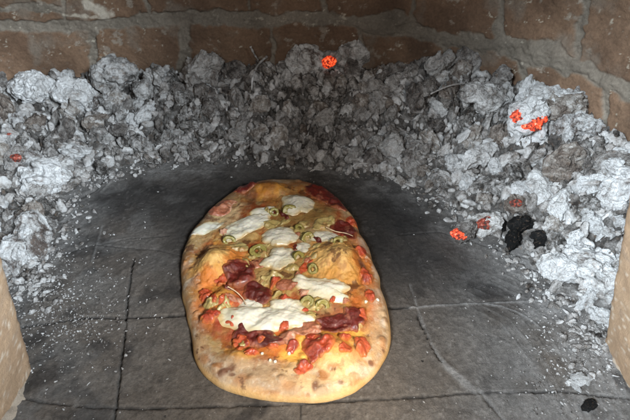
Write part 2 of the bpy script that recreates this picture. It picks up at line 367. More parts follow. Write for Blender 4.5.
# ------------------------------------------------------------ ash bed
bx = np.arange(-.78, .47, .0015); by = np.arange(.22, .91, .0015); X, Y = np.meshgrid(bx, by); P2 = np.c_[X.ravel(), Y.ravel()]
z = bed_h(P2); F = gridF(len(by), len(bx)); keep = (z[F] > -.012).any(1)
dwl, _ = seg_dist(P2, WALL[::2]); okv = inside(P2) | (seg_dist(P2, EDGE[::2])[0] < .02)
keep &= okv[F].all(1); F = F[keep]; used = np.unique(F); rm = np.zeros(len(P2), int); rm[used] = np.arange(len(used))
Vb = np.c_[P2, z][used]; cb = np.repeat((.5+.3*fbm(Vb, 15, 3, 301))[:, None], 3, 1)
tag(obj('ash_bed', Vb, rm[F], M['bed'], col=cb), 'grey powdery ash heaped in a horseshoe against the brick wall', 'ash', kind='stuff')
# ------------------------------------------------------------ lump shapes
def ico(sub):
    import bmesh
    bm = bmesh.new(); bmesh.ops.create_icosphere(bm, subdivisions=sub, radius=1); V = np.array([v.co[:] for v in bm.verts]); F = np.array([[v.index for v in f.verts] for f in bm.faces]); bm.free(); return V, F
I5 = ico(6); I3 = ico(4); I2 = ico(3)
def vnoise(V, sc, o, k): return np.c_[fbm(V, sc, o, k), fbm(V+31.7, sc, o, k+1), fbm(V-17.1, sc, o, k+2)]
def lump(base, kind, k):
    """a clump of broken shards grown together, then bent and crumpled"""
    V, F = base; N = V; off = k*3.7; st_ = 1+.5*(k % 3 == 0); G = np.random.default_rng(k)
    n_s = {'crumpled': 15, 'angular': 5, 'flaky': 10}[kind]; r = np.full(len(V), .55)
    for s_ in range(n_s):
        a = G.normal(size=3); a /= np.linalg.norm(a); L = G.uniform(.75, 1.12); e = np.full(len(V), 9.)
        b = np.cross(a, G.normal(size=3)); b /= np.linalg.norm(b); c = np.cross(a, b)
        wb, wc = {'crumpled': (.42, .36), 'angular': (.75, .6), 'flaky': (.62, .16)}[kind]
        for n, d in [(a+G.normal(size=3)*.25, L), (a+G.normal(size=3)*.5, L*.98)]+[(math.cos(t)*b+math.sin(t)*c+a*G.uniform(-.1, .5), (wb*abs(math.cos(t))+wc*abs(math.sin(t)))*G.uniform(.8, 1.25)) for t in np.linspace(0, 5.24, 6)+G.uniform(0, 1)]:
            n = n/np.linalg.norm(n); dot = N@n; e = np.minimum(e, np.where(dot > .04, d/np.maximum(dot, .04), 9))
        e = np.minimum(e, 1.25); r = np.maximum(r, e)
    r = r*(1+.10*fbm(N+off, 3, 4, k)); P = V*r[:, None]*np.array([1.08*st_**.5, .85, .7])
    P = P+vnoise(P+off, 1.1, 2, k)*.34+vnoise(P+off, 3.0, 3, k+20)*.19+vnoise(P+off, 8, 4, k+40)*.065
    return P, F
KINDS = ['crumpled']*6+['flaky']*4+['angular']*3
PROT = {}
def proto(i, mk):
    if (i, mk) not in PROT:
        V, F = lump(I5, KINDS[i], i*11+3); me = bpy.data.meshes.new('ash_lump'); me.from_pydata(V.tolist(), [], F.tolist())
        me.polygons.foreach_set('use_smooth', np.ones(len(F), bool))
        PROT[(i, mk)] = me
    return PROT[(i, mk)]
# object-space textures work on a unit lump, so lumps get materials scaled for it
def unit_ash(name, stops): return ash_mat(name, stops, True, 1.15)
U = {'ash': unit_ash('pale_ash_lump', ASH),
     'ashg': unit_ash('grey_ash_lump', [(.30, (.035, .03, .028)), (.42, (.15, .135, .125)), (.54, (.32, .305, .29)), (.70, (.50, .49, .48))]),
     'ashw': unit_ash('white_ash_lump', [(.34, (.10, .08, .07)), (.42, (.36, .35, .34)), (.51, (.56, .56, .56)), (.66, (.68, .68, .68))]),
     'brown': unit_ash('brown_ash_lump', [(.30, (.05, .04, .035)), (.42, (.17, .14, .12)), (.52, (.32, .29, .26)), (.64, (.6, .59, .58))]),
     'coal': unit_ash('charcoal_lump', [(.40, (.006, .006, .006)), (.62, (.02, .02, .02)), (.70, (.10, .10, .10)), (.85, (.4, .4, .4))])}
for m in U.values():                                    # bump distances for unit lumps shrink with object scale
    for n in m.node_tree.nodes:
        if n.type == 'BUMP': n.inputs['Distance'].default_value *= 1.
bpy_mesh = {}
def lump_obj(name, i, mk, loc, r, rot=None, sq=1.):
    key = (i, mk)
    if key not in bpy_mesh:
        me = proto(i, 'x').copy(); me.name = 'lump_shape'; me.materials.clear(); me.materials.append(U[mk]); bpy_mesh[key] = me
    o = bpy.data.objects.new(name, bpy_mesh[key]); o.location = loc; o.scale = (r, r*sq, r)
    o.rotation_euler = rot if rot is not None else [random.uniform(0, 6.28) for _ in range(3)]; COL.objects.link(o); return o
def bh(x, y): return float(bed_h(np.array([[x, y]]))[0])
taken = []
def on_bank(u, v, zg=.04, it=8):                        # point on the bank seen at this bearing
    d = ray(u, v); t = .3
    while t < 2:
        x, y, zz_ = d[0]*t, d[1]*t, HC+d[2]*t
        if zz_ <= max(0, bh_fast(x, y)): break
        if y > .5 and t > .4 and in_fast(x, y) == 0 and y > .55 and bh_near_wall(x, y):
            x, y = x-d[0]*.022, y-d[1]*.022; return x, y, min(zz_-.012, bh_fast(x, y)+.045)
        t += .004
    return x, y, max(0, bh_fast(x, y))
_gx = np.arange(-.8, .5, .006); _gy = np.arange(.2, .93, .006); _G = bed_h(np.stack(np.meshgrid(_gx, _gy), -1).reshape(-1, 2)).reshape(len(_gy), len(_gx))
_I = inside(np.stack(np.meshgrid(_gx, _gy), -1).reshape(-1, 2)).reshape(len(_gy), len(_gx))
def in_fast(x, y):
    i = int(round((y-.2)/.006)); j = int(round((x+.8)/.006))
    return int(_I[i, j]) if 0 <= i < _I.shape[0] and 0 <= j < _I.shape[1] else 0
def bh_near_wall(x, y): return float(seg_dist(np.array([[x, y]]), WALL[::2])[0][0]) < .03
def bh_fast(x, y):
    i = int(round((y-.2)/.006)); j = int(round((x+.8)/.006))
    if 0 <= i < _G.shape[0] and 0 <= j < _G.shape[1]: return float(_G[i, j])
    return 0.
def hero(name, u, v, wpx, i, mk, label, cat, rot=None, lift=.55, sq=1., grp=None):
    x, y, zb = on_bank(u, v+wpx*.25); dep = y*math.cos(TH)+(HC-zb)*math.sin(TH); r = wpx/2*dep/FP
    o = lump_obj(name, i, mk, (x, y, zb+r*lift), r, rot, sq); taken.append((x, y, r)); tag(o, label, cat, grp); return o
hero('ash_lump', 310, 53, 34, 1, 'ashw', 'big pale ash lump at the back wall, left of its glowing spot', 'ash lump', (0, .3, .4))
hero('ash_lump', 350, 62, 30, 7, 'ash', 'grey flaky ash lump just right of the glowing spot by the back wall', 'ash lump')
hero('ash_lump', 235, 62, 22, 11, 'ashg', 'brown-grey ash lump at the foot of the back wall left of the pale twig', 'ash lump')
hero('ash_lump', 561, 92, 40, 0, 'ashw', 'big white crusted ash lump at the foot of the right wall above the red ember', 'ash lump', (.2, .1, .3), .75)
hero('ash_lump', 558, 118, 30, 3, 'brown', 'brown-faced ash lump below the big white lump beside the red ember', 'ash lump')
hero('ash_lump', 583, 128, 28, 2, 'ashw', 'white ash lump between the brown-faced lump and the right wall', 'ash lump')
hero('ash_lump', 484, 102, 34, 12, 'ash', 'large angular grey ash chunk left of the red ember', 'ash lump', (.3, .5, .2), .7)
hero('ash_lump', 498, 84, 24, 10, 'ashg', 'upright angular grey ash chunk behind the large angular one', 'ash lump')
hero('ash_lump', 530, 98, 26, 7, 'ashw', 'pale feathery ash lump on the bank directly behind the red ember', 'ash lump')
hero('ash_lump', 438, 64, 22, 4, 'ashg', 'rounded grey ash lump in the back right corner, left of its twin', 'ash lump')
hero('ash_lump', 466, 66, 26, 5, 'ashg', 'rounded grey ash lump in the back right corner, right of its twin', 'ash lump')
hero('ash_lump', 120, 78, 36, 1, 'ash', 'big pale crumpled ash lump at the foot of the left brick wall', 'ash lump', (0, 0, 1), .7)
hero('ash_lump', 160, 82, 28, 3, 'ash', 'pale crumpled ash lump right of the biggest one below the left bricks', 'ash lump')
hero('ash_lump', 205, 75, 28, 0, 'ashg', 'grey crumpled ash lump below the wide mortar joint', 'ash lump')
hero('ash_lump', 38, 92, 38, 2, 'ashw', 'white crumpled ash lump below the bricks at far left', 'ash lump', (0, .3, 2), .6)
hero('ash_lump', 80, 96, 32, 5, 'ash', 'grey folded ash lump between the white left lump and the big pale one', 'ash lump')
hero('ash_lump', 50, 178, 40, 4, 'ashw', 'large white knobbly ash lump beside the dull red spot on the left', 'ash lump', None, .4)
hero('ash_lump', 36, 235, 34, 6, 'ashw', 'white curled ash lump at the front end of the left bank', 'ash lump')
hero('ash_lump', 14, 256, 34, 8, 'ashw', 'white flaky ash lump beside the left jamb at the end of the bank', 'ash lump')
hero('ash_lump', 610, 188, 40, 0, 'ashw', 'white knobbly ash lump against the right wall just above the right jamb', 'ash lump')
hero('ash_lump', 594, 266, 44, 3, 'ashw', 'brightest white ash lump at the front end of the right bank beside the jamb', 'ash lump', None, .35)
hero('ash_lump', 560, 168, 30, 9, 'brown', 'brownish ash lump in the middle of the right bank', 'ash lump')
hero('charcoal_piece', 520, 226, 23, 10, 'coal', 'black charcoal piece nearest the wall in the dark patch of the right bank', 'charcoal', (.3, .2, .4), .5, .6)
hero('charcoal_piece', 512, 240, 22, 11, 'coal', 'black cracked charcoal piece in front of the dark patch on the right', 'charcoal', (.1, .4, 1.2), .5, .6)
hero('charcoal_piece', 541, 240, 24, 12, 'coal', 'black charcoal splinter at the right of the dark patch', 'charcoal', (.3, .9, .3), .4, .45)
hero('charcoal_piece', 497, 224, 18, 10, 'coal', 'small black charcoal piece between the orange ember and the dark patch', 'charcoal', (.7, .9, .3), .5, .7)
hero('charcoal_piece', 200, 86, 10, 11, 'coal', 'tiny black charcoal bit on the back left bank', 'charcoal')
# embers: ash crust with a glowing face
IG = ico(5)
def ember(u, v, wpx, i, mk, label, cores, mat='glow'):
    x, y, zb = on_bank(u, v+wpx*.25); dep = y*math.cos(TH)+(HC-zb)*math.sin(TH); r = wpx/2*dep/FP
    zb += r*.2; e = empty('glowing_ember', (x, y, zb)); c = lump_obj('ash_crust', i, mk, (0, 0, r*.5), r); c.parent = e
    tocam = np.array([0, 0, HC])-np.array([x, y, zb]); tocam /= np.linalg.norm(tocam)
    for du, dv, w in cores:
        s_ = dep/FP; V, F = IG; rr = w*.54*s_
        V = V*(1+.38*fbm(V+u, 1.5, 4, 5))[:, None]*[1.15, .8, .75]
        pos = np.array([du*s_, 0, r*.5])+UP*(-dv*s_)+tocam*(r*.74)
        g = obj('glowing_face', V*rr, F, M[mat], e); g.location = pos
    taken.append((x, y, r)); tag(e, label, 'ember'); return e
ember(330, 51, 17, 6, 'ashg', 'orange glowing spot in an ash lump against the back wall', [(-1, 1, 11), (-3, 4.5, 7)])
ember(526, 123, 36, 9, 'ashw', 'red glowing ember in white ash on the right bank, the biggest of the embers', [(-9, -3, 14), (1, 2, 17), (9, -1, 12), (-2, -7, 10), (5, 7, 9)])
ember(462, 234, 22, 10, 'ashg', 'bright orange ember lying lowest, at the edge of the hearth', [(-5, 1, 12), (2, -3, 10), (-1, 4, 7)])
ember(482, 226, 22, 12, 'brown', 'reddish half-burnt ember between the bright orange one and the black charcoal', [(1, 0, 14), (4, -4, 9)], 'dull')
ember(514, 205, 18, 11, 'brown', 'dull red ember above the black charcoal patch', [(0, 0, 10)], 'dull')
ember(20, 162, 18, 6, 'ashg', 'dull dark red ember in the left ash bank', [(0, 0, 9)], 'dull')
ember(12, 136, 16, 6, 'ash', 'faint pinkish ember spot above the dark red one in the left bank', [(0, 0, 6)], 'dull')
# twigs
def tube(name, pts, r, mat, label, cat='twig'):
    P = smooth_poly3(pts, 2); n = 8; V = []
    for i, p in enumerate(P):
        a = P[max(i-1, 0)]; b = P[min(i+1, len(P)-1)]; t = (b-a)/np.linalg.norm(b-a); x = np.cross(t, [.3, .2, 1]); x /= np.linalg.norm(x); y = np.cross(t, x)
        rr = r*(1-.5*i/len(P))*(1+.25*math.sin(i*2.1))
        for q in range(n): V.append(p+rr*(math.cos(q*2*math.pi/n)*x+math.sin(q*2*math.pi/n)*y))
    V = np.array(V); F = [tuple(f) for f in gridF(len(P), n, True).tolist()]+[tuple(range(n))[::-1], tuple(range(len(V)-n, len(V)))]
    return tag(obj(name, V, F, mat, loc=V.mean(0)), label, cat) if label else V
def smooth_poly3(pts, it):
    P = np.array(pts, float)
    for _ in range(it):
        a = P[:-1]*.75+P[1:]*.25; b = P[:-1]*.25+P[1:]*.75
        P = np.vstack([P[:1], np.stack([a, b], 1).reshape(-1, 3), P[-1:]])
    return P
def bankpts(l, lift): return [np.array(on_bank(*p))+[0, 0, lift] for p in l]
TW = 0
tube('ash_twig', bankpts([(268, 72), (258, 82), (254, 98), (253, 106)], .028), .0022, M['ash'], 'pale bent ash-grey twig on the back bank below the bricks')
tube('ash_twig', bankpts([(250, 42), (254, 50), (258, 56)], .012), .0020, M['ash'], 'short pale twig leaning on the back wall')
tube('ash_twig', bankpts([(446, 92), (448, 108), (451, 126)], .026), .0016, M['ashg'], 'thin upright grey twig on the right side of the back bank')
tube('ash_twig', bankpts([(428, 110), (445, 106), (462, 100)], .028), .0015, M['ashg'], 'thin level grey twig crossing the upright one')
# ------------------------------------------------------------ counted lumps
cand = np.c_[RNG.uniform(-.75, .46, 40000), RNG.uniform(.24, .90, 40000)]; cand = cand[inside(cand)]
dE = seg_dist(cand, EDGE[::2])[0]; dW = seg_dist(cand, WALL[::2])[0]; hB = bed_h(cand)
def vis(x, y, zz_):
    dep = y*math.cos(TH)+(HC-zz_)*math.sin(TH); u = 315+x/dep*FP; v = 210-((y*math.sin(TH)-(HC-zz_)*math.cos(TH))/dep)*FP; return u, v
side_n = 0; REG = {}
for (x, y), de, dw, hb in zip(cand, dE, dW, hB):
    if side_n >= 300-38: break
    u, v = vis(x, y, hb+.01)
    if not (-25 < u < 655 and 20 < v < 430): continue
    big = 1.08 if (u < 190 or u > 470) else 1.02
    r = random.uniform(.009, .0185)*big*min(1, .55+de/.06)
    if dw < r*.8 or de < r*.15: continue
    if any((x-a)**2+(y-b)**2 < ((r+c)*.62)**2 for a, b, c in taken): continue
    taken.append((x, y, r)); i = random.randrange(len(KINDS))
    side = 'left' if u < 190 else ('back' if u < 430 else 'right')
    if side == 'back': mk = random.choices(['ash', 'ashg', 'brown'], [2, 6, 3])[0]
    elif side == 'left': mk = random.choices(['ash', 'ashg', 'brown', 'ashw'], [6, 4, 2, 2])[0]
    else: mk = random.choices(['ash', 'ashg', 'brown', 'ashw'], [5, 2 if y > .6 else 1, 2, 1.5 if y > .6 else 4])[0]
    row = 'wall' if dw < de else 'hearth'
    o = lump_obj('ash_lump', i, mk, (x, y, hb+r*random.uniform(.05, .5)), r, None, random.uniform(.6, 1.)); side_n += 1
    kn = {'crumpled': 'crumpled', 'flaky': 'flaky', 'angular': 'angular'}[KINDS[i]]
    cn = {'ash': 'pale grey', 'ashg': 'dark grey', 'brown': 'brownish', 'ashw': 'white'}[mk]
    tag(o, '%s %s ash lump in the %s bank, on the side next to the %s' % (cn, kn, side, row), 'ash lump', '%s %s ash lumps in the %s bank beside the %s' % (cn, kn, side, row))
# ------------------------------------------------------------ small rubble and crumbs, beyond counting
SMALL = [lump(I2, KINDS[i % 10], i*7+100) for i in range(len(KINDS))]
def scatter(name, n, pick, rlo, rhi, mat, label, sink=.3, flat=1., base=SMALL):
    Vs = []; Fs = []; Cs = []; off = 0; c = 0; R = random.Random(hash(name) % 97 if False else len(name))
    for (x, y, zg) in pick(n, R):
        V, F = base[R.randrange(len(base))]; r = rlo+(rhi-rlo)*R.random()**2.2
        m = np.array(Euler([R.uniform(0, 6.28) for _ in range(3)]).to_matrix()); q = (V*[1, R.uniform(.5, 1), R.uniform(.35, 1)])@m.T*r; q[:, 2] *= flat
        Vs.append(q+[x, y, zg+r*sink*flat]); Fs.append(F+off); off += len(V); Cs.append(np.full((len(V), 3), R.random()))
    return tag(obj(name, np.vstack(Vs), np.vstack(Fs), mat, col=np.vstack(Cs)), label, 'ash', kind='stuff')
def pick_bank(n, R):
    idx = R.sample(range(len(cand)), min(n, len(cand))); return [(cand[i][0], cand[i][1], hB[i]) for i in idx if dW[i] > .006 and -30 < vis(*cand[i], hB[i])[0] < 660]
scatter('ash_rubble', 5200, pick_bank, .0025, .0115, M['rubble'], 'small broken ash and charcoal pieces filling the bank between the lumps', .12)
def pick_edge(n, R):
    out = []
    while len(out) < n:
        w = R.random()
        if w < .40: u = R.gauss(55, 38); v = R.gauss(300, 38)
        elif w < .72: u = R.gauss(585, 34); v = R.gauss(335, 42)
        elif w < .82: u = R.uniform(10, 620); v = R.uniform(190, 420)
        else:
            k = R.randrange(len(EDGE)); e = EDGE[k]; out.append((e[0]+R.gauss(0, .013), e[1]-abs(R.gauss(0, .016)), 0)); continue
        if not (0 < u < 640 and 160 < v < 440) or (172 < u < 402 and 175 < v < 405): continue
        x, y = gp(u, v); out.append((x, y, 0))
    return out
TINY = [lump(ico(2), KINDS[i], i*7+100) for i in range(6)]
scatter('ash_crumbs', 5200, pick_edge, .0003, .0015, M['rubble'], 'fine pale ash crumbs sprinkled over the dark hearth floor', .3, .6, TINY)
def pick_frag(n, R):
    out = []
    while len(out) < n:
        if R.random() < .7: e = EDGE[R.randrange(len(EDGE))]; x, y = e[0]*(1-abs(R.gauss(0, .05)))+R.gauss(0, .010), e[1]-abs(R.gauss(0, .012))+.004
        else: x, y = gp(R.gauss(34, 14), R.gauss(280, 16)) if R.random() < .6 else gp(R.gauss(590, 18), R.gauss(330, 24))
        u, v = vis(x, y, 0)
        if 175 < u < 400 and v > 172: continue
        out.append((x, y, max(0, bh_fast(x, y))))
    return out
scatter('ash_fragments', 1150, pick_frag, .0008, .0046, M['rubble'], 'loose ash fragments strewn along the edge of the bank on the hearth', .35, .8)
p = gp(580, 381); o = lump_obj('ash_flake', 8, 'ashw', (p[0], p[1], .003), .0085, (0, 0, .4)); o.scale = (.009, .007, .003); tag(o, 'lone white ash flake lying on the hearth near the right jamb', 'ash flake')
p = gp(574, 387); o = lump_obj('ash_flake', 7, 'ashw', (p[0], p[1], .002), .004, (0, 0, 2)); o.scale = (.005, .003, .002); tag(o, 'small ash crumb just left of the lone white flake on the hearth', 'ash flake')
p = gp(589, 407); o = lump_obj('charcoal_chip', 11, 'coal', (p[0], p[1], .002), .006, (0, 0, .5)); o.scale = (.0075, .0045, .003); tag(o, 'black charcoal chip on the hearth at lower right below the white flake', 'charcoal')
# ------------------------------------------------------------ pizza
OUT = [(264, 180), (298, 180), (325, 188), (344, 206), (358, 233), (372, 262), (381, 288), (389, 318), (389, 348), (374, 375), (346, 394), (303, 401), (255, 397), (218, 385), (196, 362), (192, 335), (186, 308), (182, 275), (187, 243), (205, 215), (229, 194), (247, 184)]
PZ = .0095
ob = np.array([gp(u, v, PZ*.6) for u, v in OUT]); PC = np.array([ob[:, 0].mean(), (ob[:, 1].min()+ob[:, 1].max())/2])
an = np.arctan2(*(ob-PC).T[::-1]); rr = np.hypot(*(ob-PC).T); o_ = np.argsort(an); an = an[o_]; rr = rr[o_]
tt = np.linspace(-math.pi, math.pi, 1441); rb = np.interp(tt, np.r_[an-2*math.pi, an, an+2*math.pi], np.r_[rr, rr, rr])
kern = np.hanning(61); kern /= kern.sum(); rb = np.convolve(np.r_[rb[-61:-1], rb, rb[1:61]], kern, 'same')[60:-60]
rb = rb+.0034*fbm(np.c_[np.cos(tt)*.1, np.sin(tt)*.1, 0*tt], 26, 5, 400); rb[-1] = rb[0]
def Rb(a): return np.interp(a, tt, rb)
def feat(P, u, v, ru, rv, rot=0, warp=.25, k=0):        # soft oval distance (0 centre, 1 edge) around a surveyed spot
    c = gp(u, v, PZ+.004); sx, sy = gscale(u, v, PZ+.004); d = P[:, :2]-c; a, b = d[:, 0]/sx, d[:, 1]/sy
    cr, sr = math.cos(rot), math.sin(rot); x = (a*cr+b*sr)/ru; y = (-a*sr+b*cr)/rv
    q = np.c_[P[:, :2], np.zeros(len(P))]
    return np.hypot(x, y)*(1+warp*fbm(q, 90, 3, 410+k))
BUB = [(215, 266, 27, 19, .3, .014), (340, 262, 30, 22, -.2, .014), (334, 352, 34, 22, .2, .010), (240, 357, 22, 12, 0, .005), (222, 300, 20, 16, 0, .006), (268, 190, 28, 9, 0, .009), (330, 215, 18, 14, 0, .004), (372, 300, 14, 22, 0, .002), (300, 340, 60, 10, .1, .003), (214, 318, 15, 12, 0, .004)]
def PH(P):
    P = np.asarray(P, float); d = P[:, :2]-PC; r = np.hypot(*d.T); rho = r/Rb(np.arctan2(d[:, 1], d[:, 0])); q = np.c_[P[:, :2], np.zeros(len(P))]
    h = PZ+.0035*sm(.95, .6, rho)+.0012*fbm(q, 22, 4, 420)+.0006*fbm(q, 110, 4, 421)
    h += .0035*np.exp(-((rho-.90)/.07)**2)*(.7+.6*fbm(q, 18, 3, 422))
    bl1, _, bl2 = worley(q, 62, 77); h += .0022*sm(.42, .12, bl1)*(bl2 > .45)*sm(.70, .84, rho)*sm(1, .95, rho); inn = sm(.92, .75, rho); h += inn*(.0034*fbm(q, 48, 4, 423)+.0007*fbm(q, 170, 3, 424))
    for i, (u, v, a, b, ro, hh) in enumerate(BUB): h += 1.45*hh*sm(1.1, .0, feat(P, u, v, a, b, ro, .2, i))
    e = np.clip((rho-.93)/.07, 0, 1); return h*np.sqrt(np.clip(1-e**2.2, 0, 1))**1., rho
na, nr_ = 1100, 330; A, R_ = np.meshgrid(np.linspace(-math.pi, math.pi, na, endpoint=False), np.r_[np.linspace(0.0005, .92, nr_-70), .92+.08*np.sin(np.linspace(0, math.pi/2, 71))[1:]])
A = A.ravel(); R_ = R_.ravel(); rad = R_*Rb(A); P2 = np.c_[PC[0]+rad*np.cos(A), PC[1]+rad*np.sin(A)]
z, rho = PH(P2); z = np.maximum(z, 0)+.001; q = np.c_[P2, np.zeros(len(P2))]
n1 = fbm(q, 28, 5, 431); n2 = fbm(q, 75, 5, 432); n3 = fbm(q, 190, 4, 433)
C = mixc(np.tile([.40, .255, .13], (len(q), 1)), [.52, .38, .235], .5+.5*n1)
C = mixc(C, [.36, .19, .075], sm(.05, .5, n2)*.5); C = mixc(C, [.62, .52, .39], sm(.1, .45, fbm(q, 45, 5, 434))*.5)
left_shade = sm(.03, -.09, (P2[:, 0]-PC[0]))*sm(.22, .40, P2[:, 1]); C = mixc(C, [.26, .17, .08], left_shade*.7)  # shade on the left side, painted into the dough colour
front = sm(.02, .10, gp(300, 300)[1]-P2[:, 1]-.03)
top = sm(.91, .79, rho+.10*n1+.06*n2+.03*front)            # topped area
inC = mixc(np.tile([.42, .19, .05], (len(q), 1)), [.50, .34, .13], sm(-.2, .4, n2)); inC = mixc(inC, [.30, .05, .014], sm(-.18, .2, fbm(q, 40, 5, 435))*.8)
inC = mixc(inC, [.44, .34, .17], sm(.08, .35, fbm(q, 52, 5, 436))*.7)
C = C*(1-top[:, None])+inC*top[:, None]
GO = [.58, .29, .065]; OR = [.52, .16, .025]; SA = [.34, .04, .015]; CH = [.13, .045, .02]; PA = [.66, .56, .34]; BR = [.36, .15, .045]
for i, (u, v, a, b, ro, c, st) in enumerate([
    (255, 335, 42, 18, -.2, SA, .9), (285, 340, 40, 14, 0, OR, .8), (235, 285, 26, 22, 0, SA, .8), (212, 300, 22, 26, 0, OR, .9), (345, 325, 34, 22, 0, SA, .7), (365, 290, 18, 30, 0, OR, .6), (330, 197, 30, 10, -.4, SA, .8),
    (255, 190, 22, 9, 0, SA, .7), (225, 215, 20, 16, .5, PA, .7), (300, 215, 40, 20, 0, [.34, .26, .10], .7), (280, 270, 50, 18, 0, [.36, .26, .10], .7), (320, 235, 30, 14, 0, PA, .6), (345, 240, 22, 18, 0, [.45, .2, .08], .7), (200, 235, 16, 14, 0, [.45, .33, .16], .8),
    (217, 266, 34, 24, .3, GO, 1), (214, 262, 22, 14, .3, [.64, .42, .15], .8), (236, 262, 12, 16, 0, OR, .8), (205, 282, 14, 9, 0, OR, .9), (338, 262, 36, 26, -.2, GO, 1), (330, 258, 26, 16, -.2, [.68, .46, .18], .8), (362, 262, 12, 22, 0, OR, .8),  # paler ovals on the golden mounds are painted highlights
    (328, 352, 44, 28, .1, GO, .95), (345, 335, 26, 9, 0, [.80, .46, .10], .8), (300, 352, 22, 12, 0, [.8, .42, .08], .9), (300, 378, 30, 14, 0, [.74, .50, .22], .7), (345, 372, 26, 14, 0, [.74, .50, .22], .6), (238, 353, 17, 10, 0, GO, .9), (222, 297, 13, 12, 0, GO, .8), (265, 190, 24, 8, 0, [.66, .32, .05], .9), (270, 191, 8, 5, 0, CH, .6), (252, 196, 8, 6, 0, CH, .7),
    (275, 345, 30, 8, .2, OR, .8), (315, 335, 32, 6, 0, [.8, .36, .06], .8), (375, 335, 12, 16, 0, [.7, .42, .18], .5)]):
    C = mixc(C, c, sm(1.15, .55, feat(q, u, v, a, b, ro, .45, 20+i))*st)
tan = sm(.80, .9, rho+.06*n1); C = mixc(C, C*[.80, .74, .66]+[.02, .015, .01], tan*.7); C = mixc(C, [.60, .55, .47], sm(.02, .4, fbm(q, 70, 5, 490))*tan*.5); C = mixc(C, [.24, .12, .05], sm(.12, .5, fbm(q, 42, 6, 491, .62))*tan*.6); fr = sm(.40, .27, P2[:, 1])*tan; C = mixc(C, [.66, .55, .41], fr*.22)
for i, (u, v, a, b, ro, c, st) in enumerate([                                         # charred and browned spots
    (225, 370, 9, 3.5, .2, CH, .9), (217, 365, 6, 3, 0, BR, .8), (315, 385, 7, 5, 1.2, CH, .9), (322, 376, 6, 5, 0, BR, .9), (371, 361, 3, 2.5, 0, CH, .9), (362, 267, 5, 3, -.8, CH, .95), (363, 327, 5, 4, 0, BR, .8), (203, 305, 6, 4, 0, CH, .8), (229, 346, 5, 3, 0, CH, .8), (337, 350, 7, 4, .4, BR, .6), (300, 395, 14, 3, .1, BR, .5),
    (200, 340, 9, 14, 0, [.50, .33, .17], .5), (196, 290, 6, 12, 0, BR, .6), (390, 330, 5, 16, 0, [.62, .42, .22], .5), (350, 385, 22, 5, .3, [.58, .33, .12], .5), (250, 388, 30, 5, -.1, [.60, .34, .12], .5), (208, 300, 5, 4, 0, CH, .6), (185, 265, 5, 14, 0, BR, .6), (330, 369, 6, 4, 0, BR, .7), (240, 378, 10, 4, .1, BR, .6), (268, 391, 16, 3, 0, BR, .6), (358, 380, 10, 4, .5, BR, .6), (384, 345, 4, 9, 0, BR, .6), (193, 320, 4, 9, 0, BR, .7), (205, 358, 6, 6, .5, BR, .6), (232, 374, 5, 2.5, 0, CH, .8), (341, 381, 4, 2.5, 0, CH, .7), (380, 305, 3, 5, 0, BR, .6), (288, 384, 6, 3, 0, BR, .6), (375, 240, 4, 8, -.5, BR, .7)]):
    C = mixc(C, c, sm(1.2, .4, feat(q, u, v, a, b, ro, .7, 60+i))*st)
sp = sm(.42, .55, fbm(q, 120, 3, 480)); C = mixc(C, [.28, .11, .04], sp*.45)
flour = sm(.38, .5, fbm(q, 330, 2, 481))*(rho > .8); C = mixc(C, [.72, .66, .56], flour*.2)
bl1, _, bl2 = worley(q, 62, 77); C = mixc(C, [.33, .16, .06], sm(.30, .05, bl1)*(bl2 > .62)*(rho > .74)*.6)
back = sm(.40, .62, P2[:, 1]); C = mixc(C, C*[.80, .70, .58], back*.8)  # dim far end: shade painted into the pizza colour
C = mixc(C, [.30, .12, .03], sm(.12, .42, fbm(q, 66, 6, 492, .6))*(1-sm(.78, .88, rho))*.6); C = mixc(C, [.10, .035, .015], sm(.33, .45, fbm(q, 58, 6, 493, .6))*.75)
C = C*np.array([.90, .87, .84]); C = C*(1+.26*fbm(q, 34, 5, 482)+.10*fbm(q, 140, 4, 483))[:, None]
C = mixc(C, [.58, .36, .14], sm(.972, .995, rho)*.7)
# close the underside
V = np.c_[P2, z]; nb = len(V); ring = V[-na:].copy(); r2 = ring.copy(); r2[:, :2] = PC+(r2[:, :2]-PC)*.985; r2[:, 2] = .0006
V = np.vstack([V, r2, [[PC[0], PC[1], .0006]], [[PC[0], PC[1], float(PH([PC])[0][0])+.001]]])
F = gridF(nr_+1, na, True); tri = [(nb+(i+1) % na, nb+i, nb+na) for i in range(na)]+[(i, (i+1) % na, nb+na+1) for i in range(na)]
C = np.vstack([C, np.tile([.5, .33, .16], (na+1, 1)), C[:1]])
PIZ = empty('pizza', (PC[0], PC[1], 0)); tag(PIZ, 'oval rustic pizza with melted mozzarella, olives, ham and tomato baking on the hearth', 'pizza')
L0 = np.array([PC[0], PC[1], 0])
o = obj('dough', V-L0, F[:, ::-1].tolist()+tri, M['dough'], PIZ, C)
import bmesh
bm = bmesh.new(); bm.from_mesh(o.data); bmesh.ops.recalc_face_normals(bm, faces=bm.faces); bm.to_mesh(o.data); bm.free()
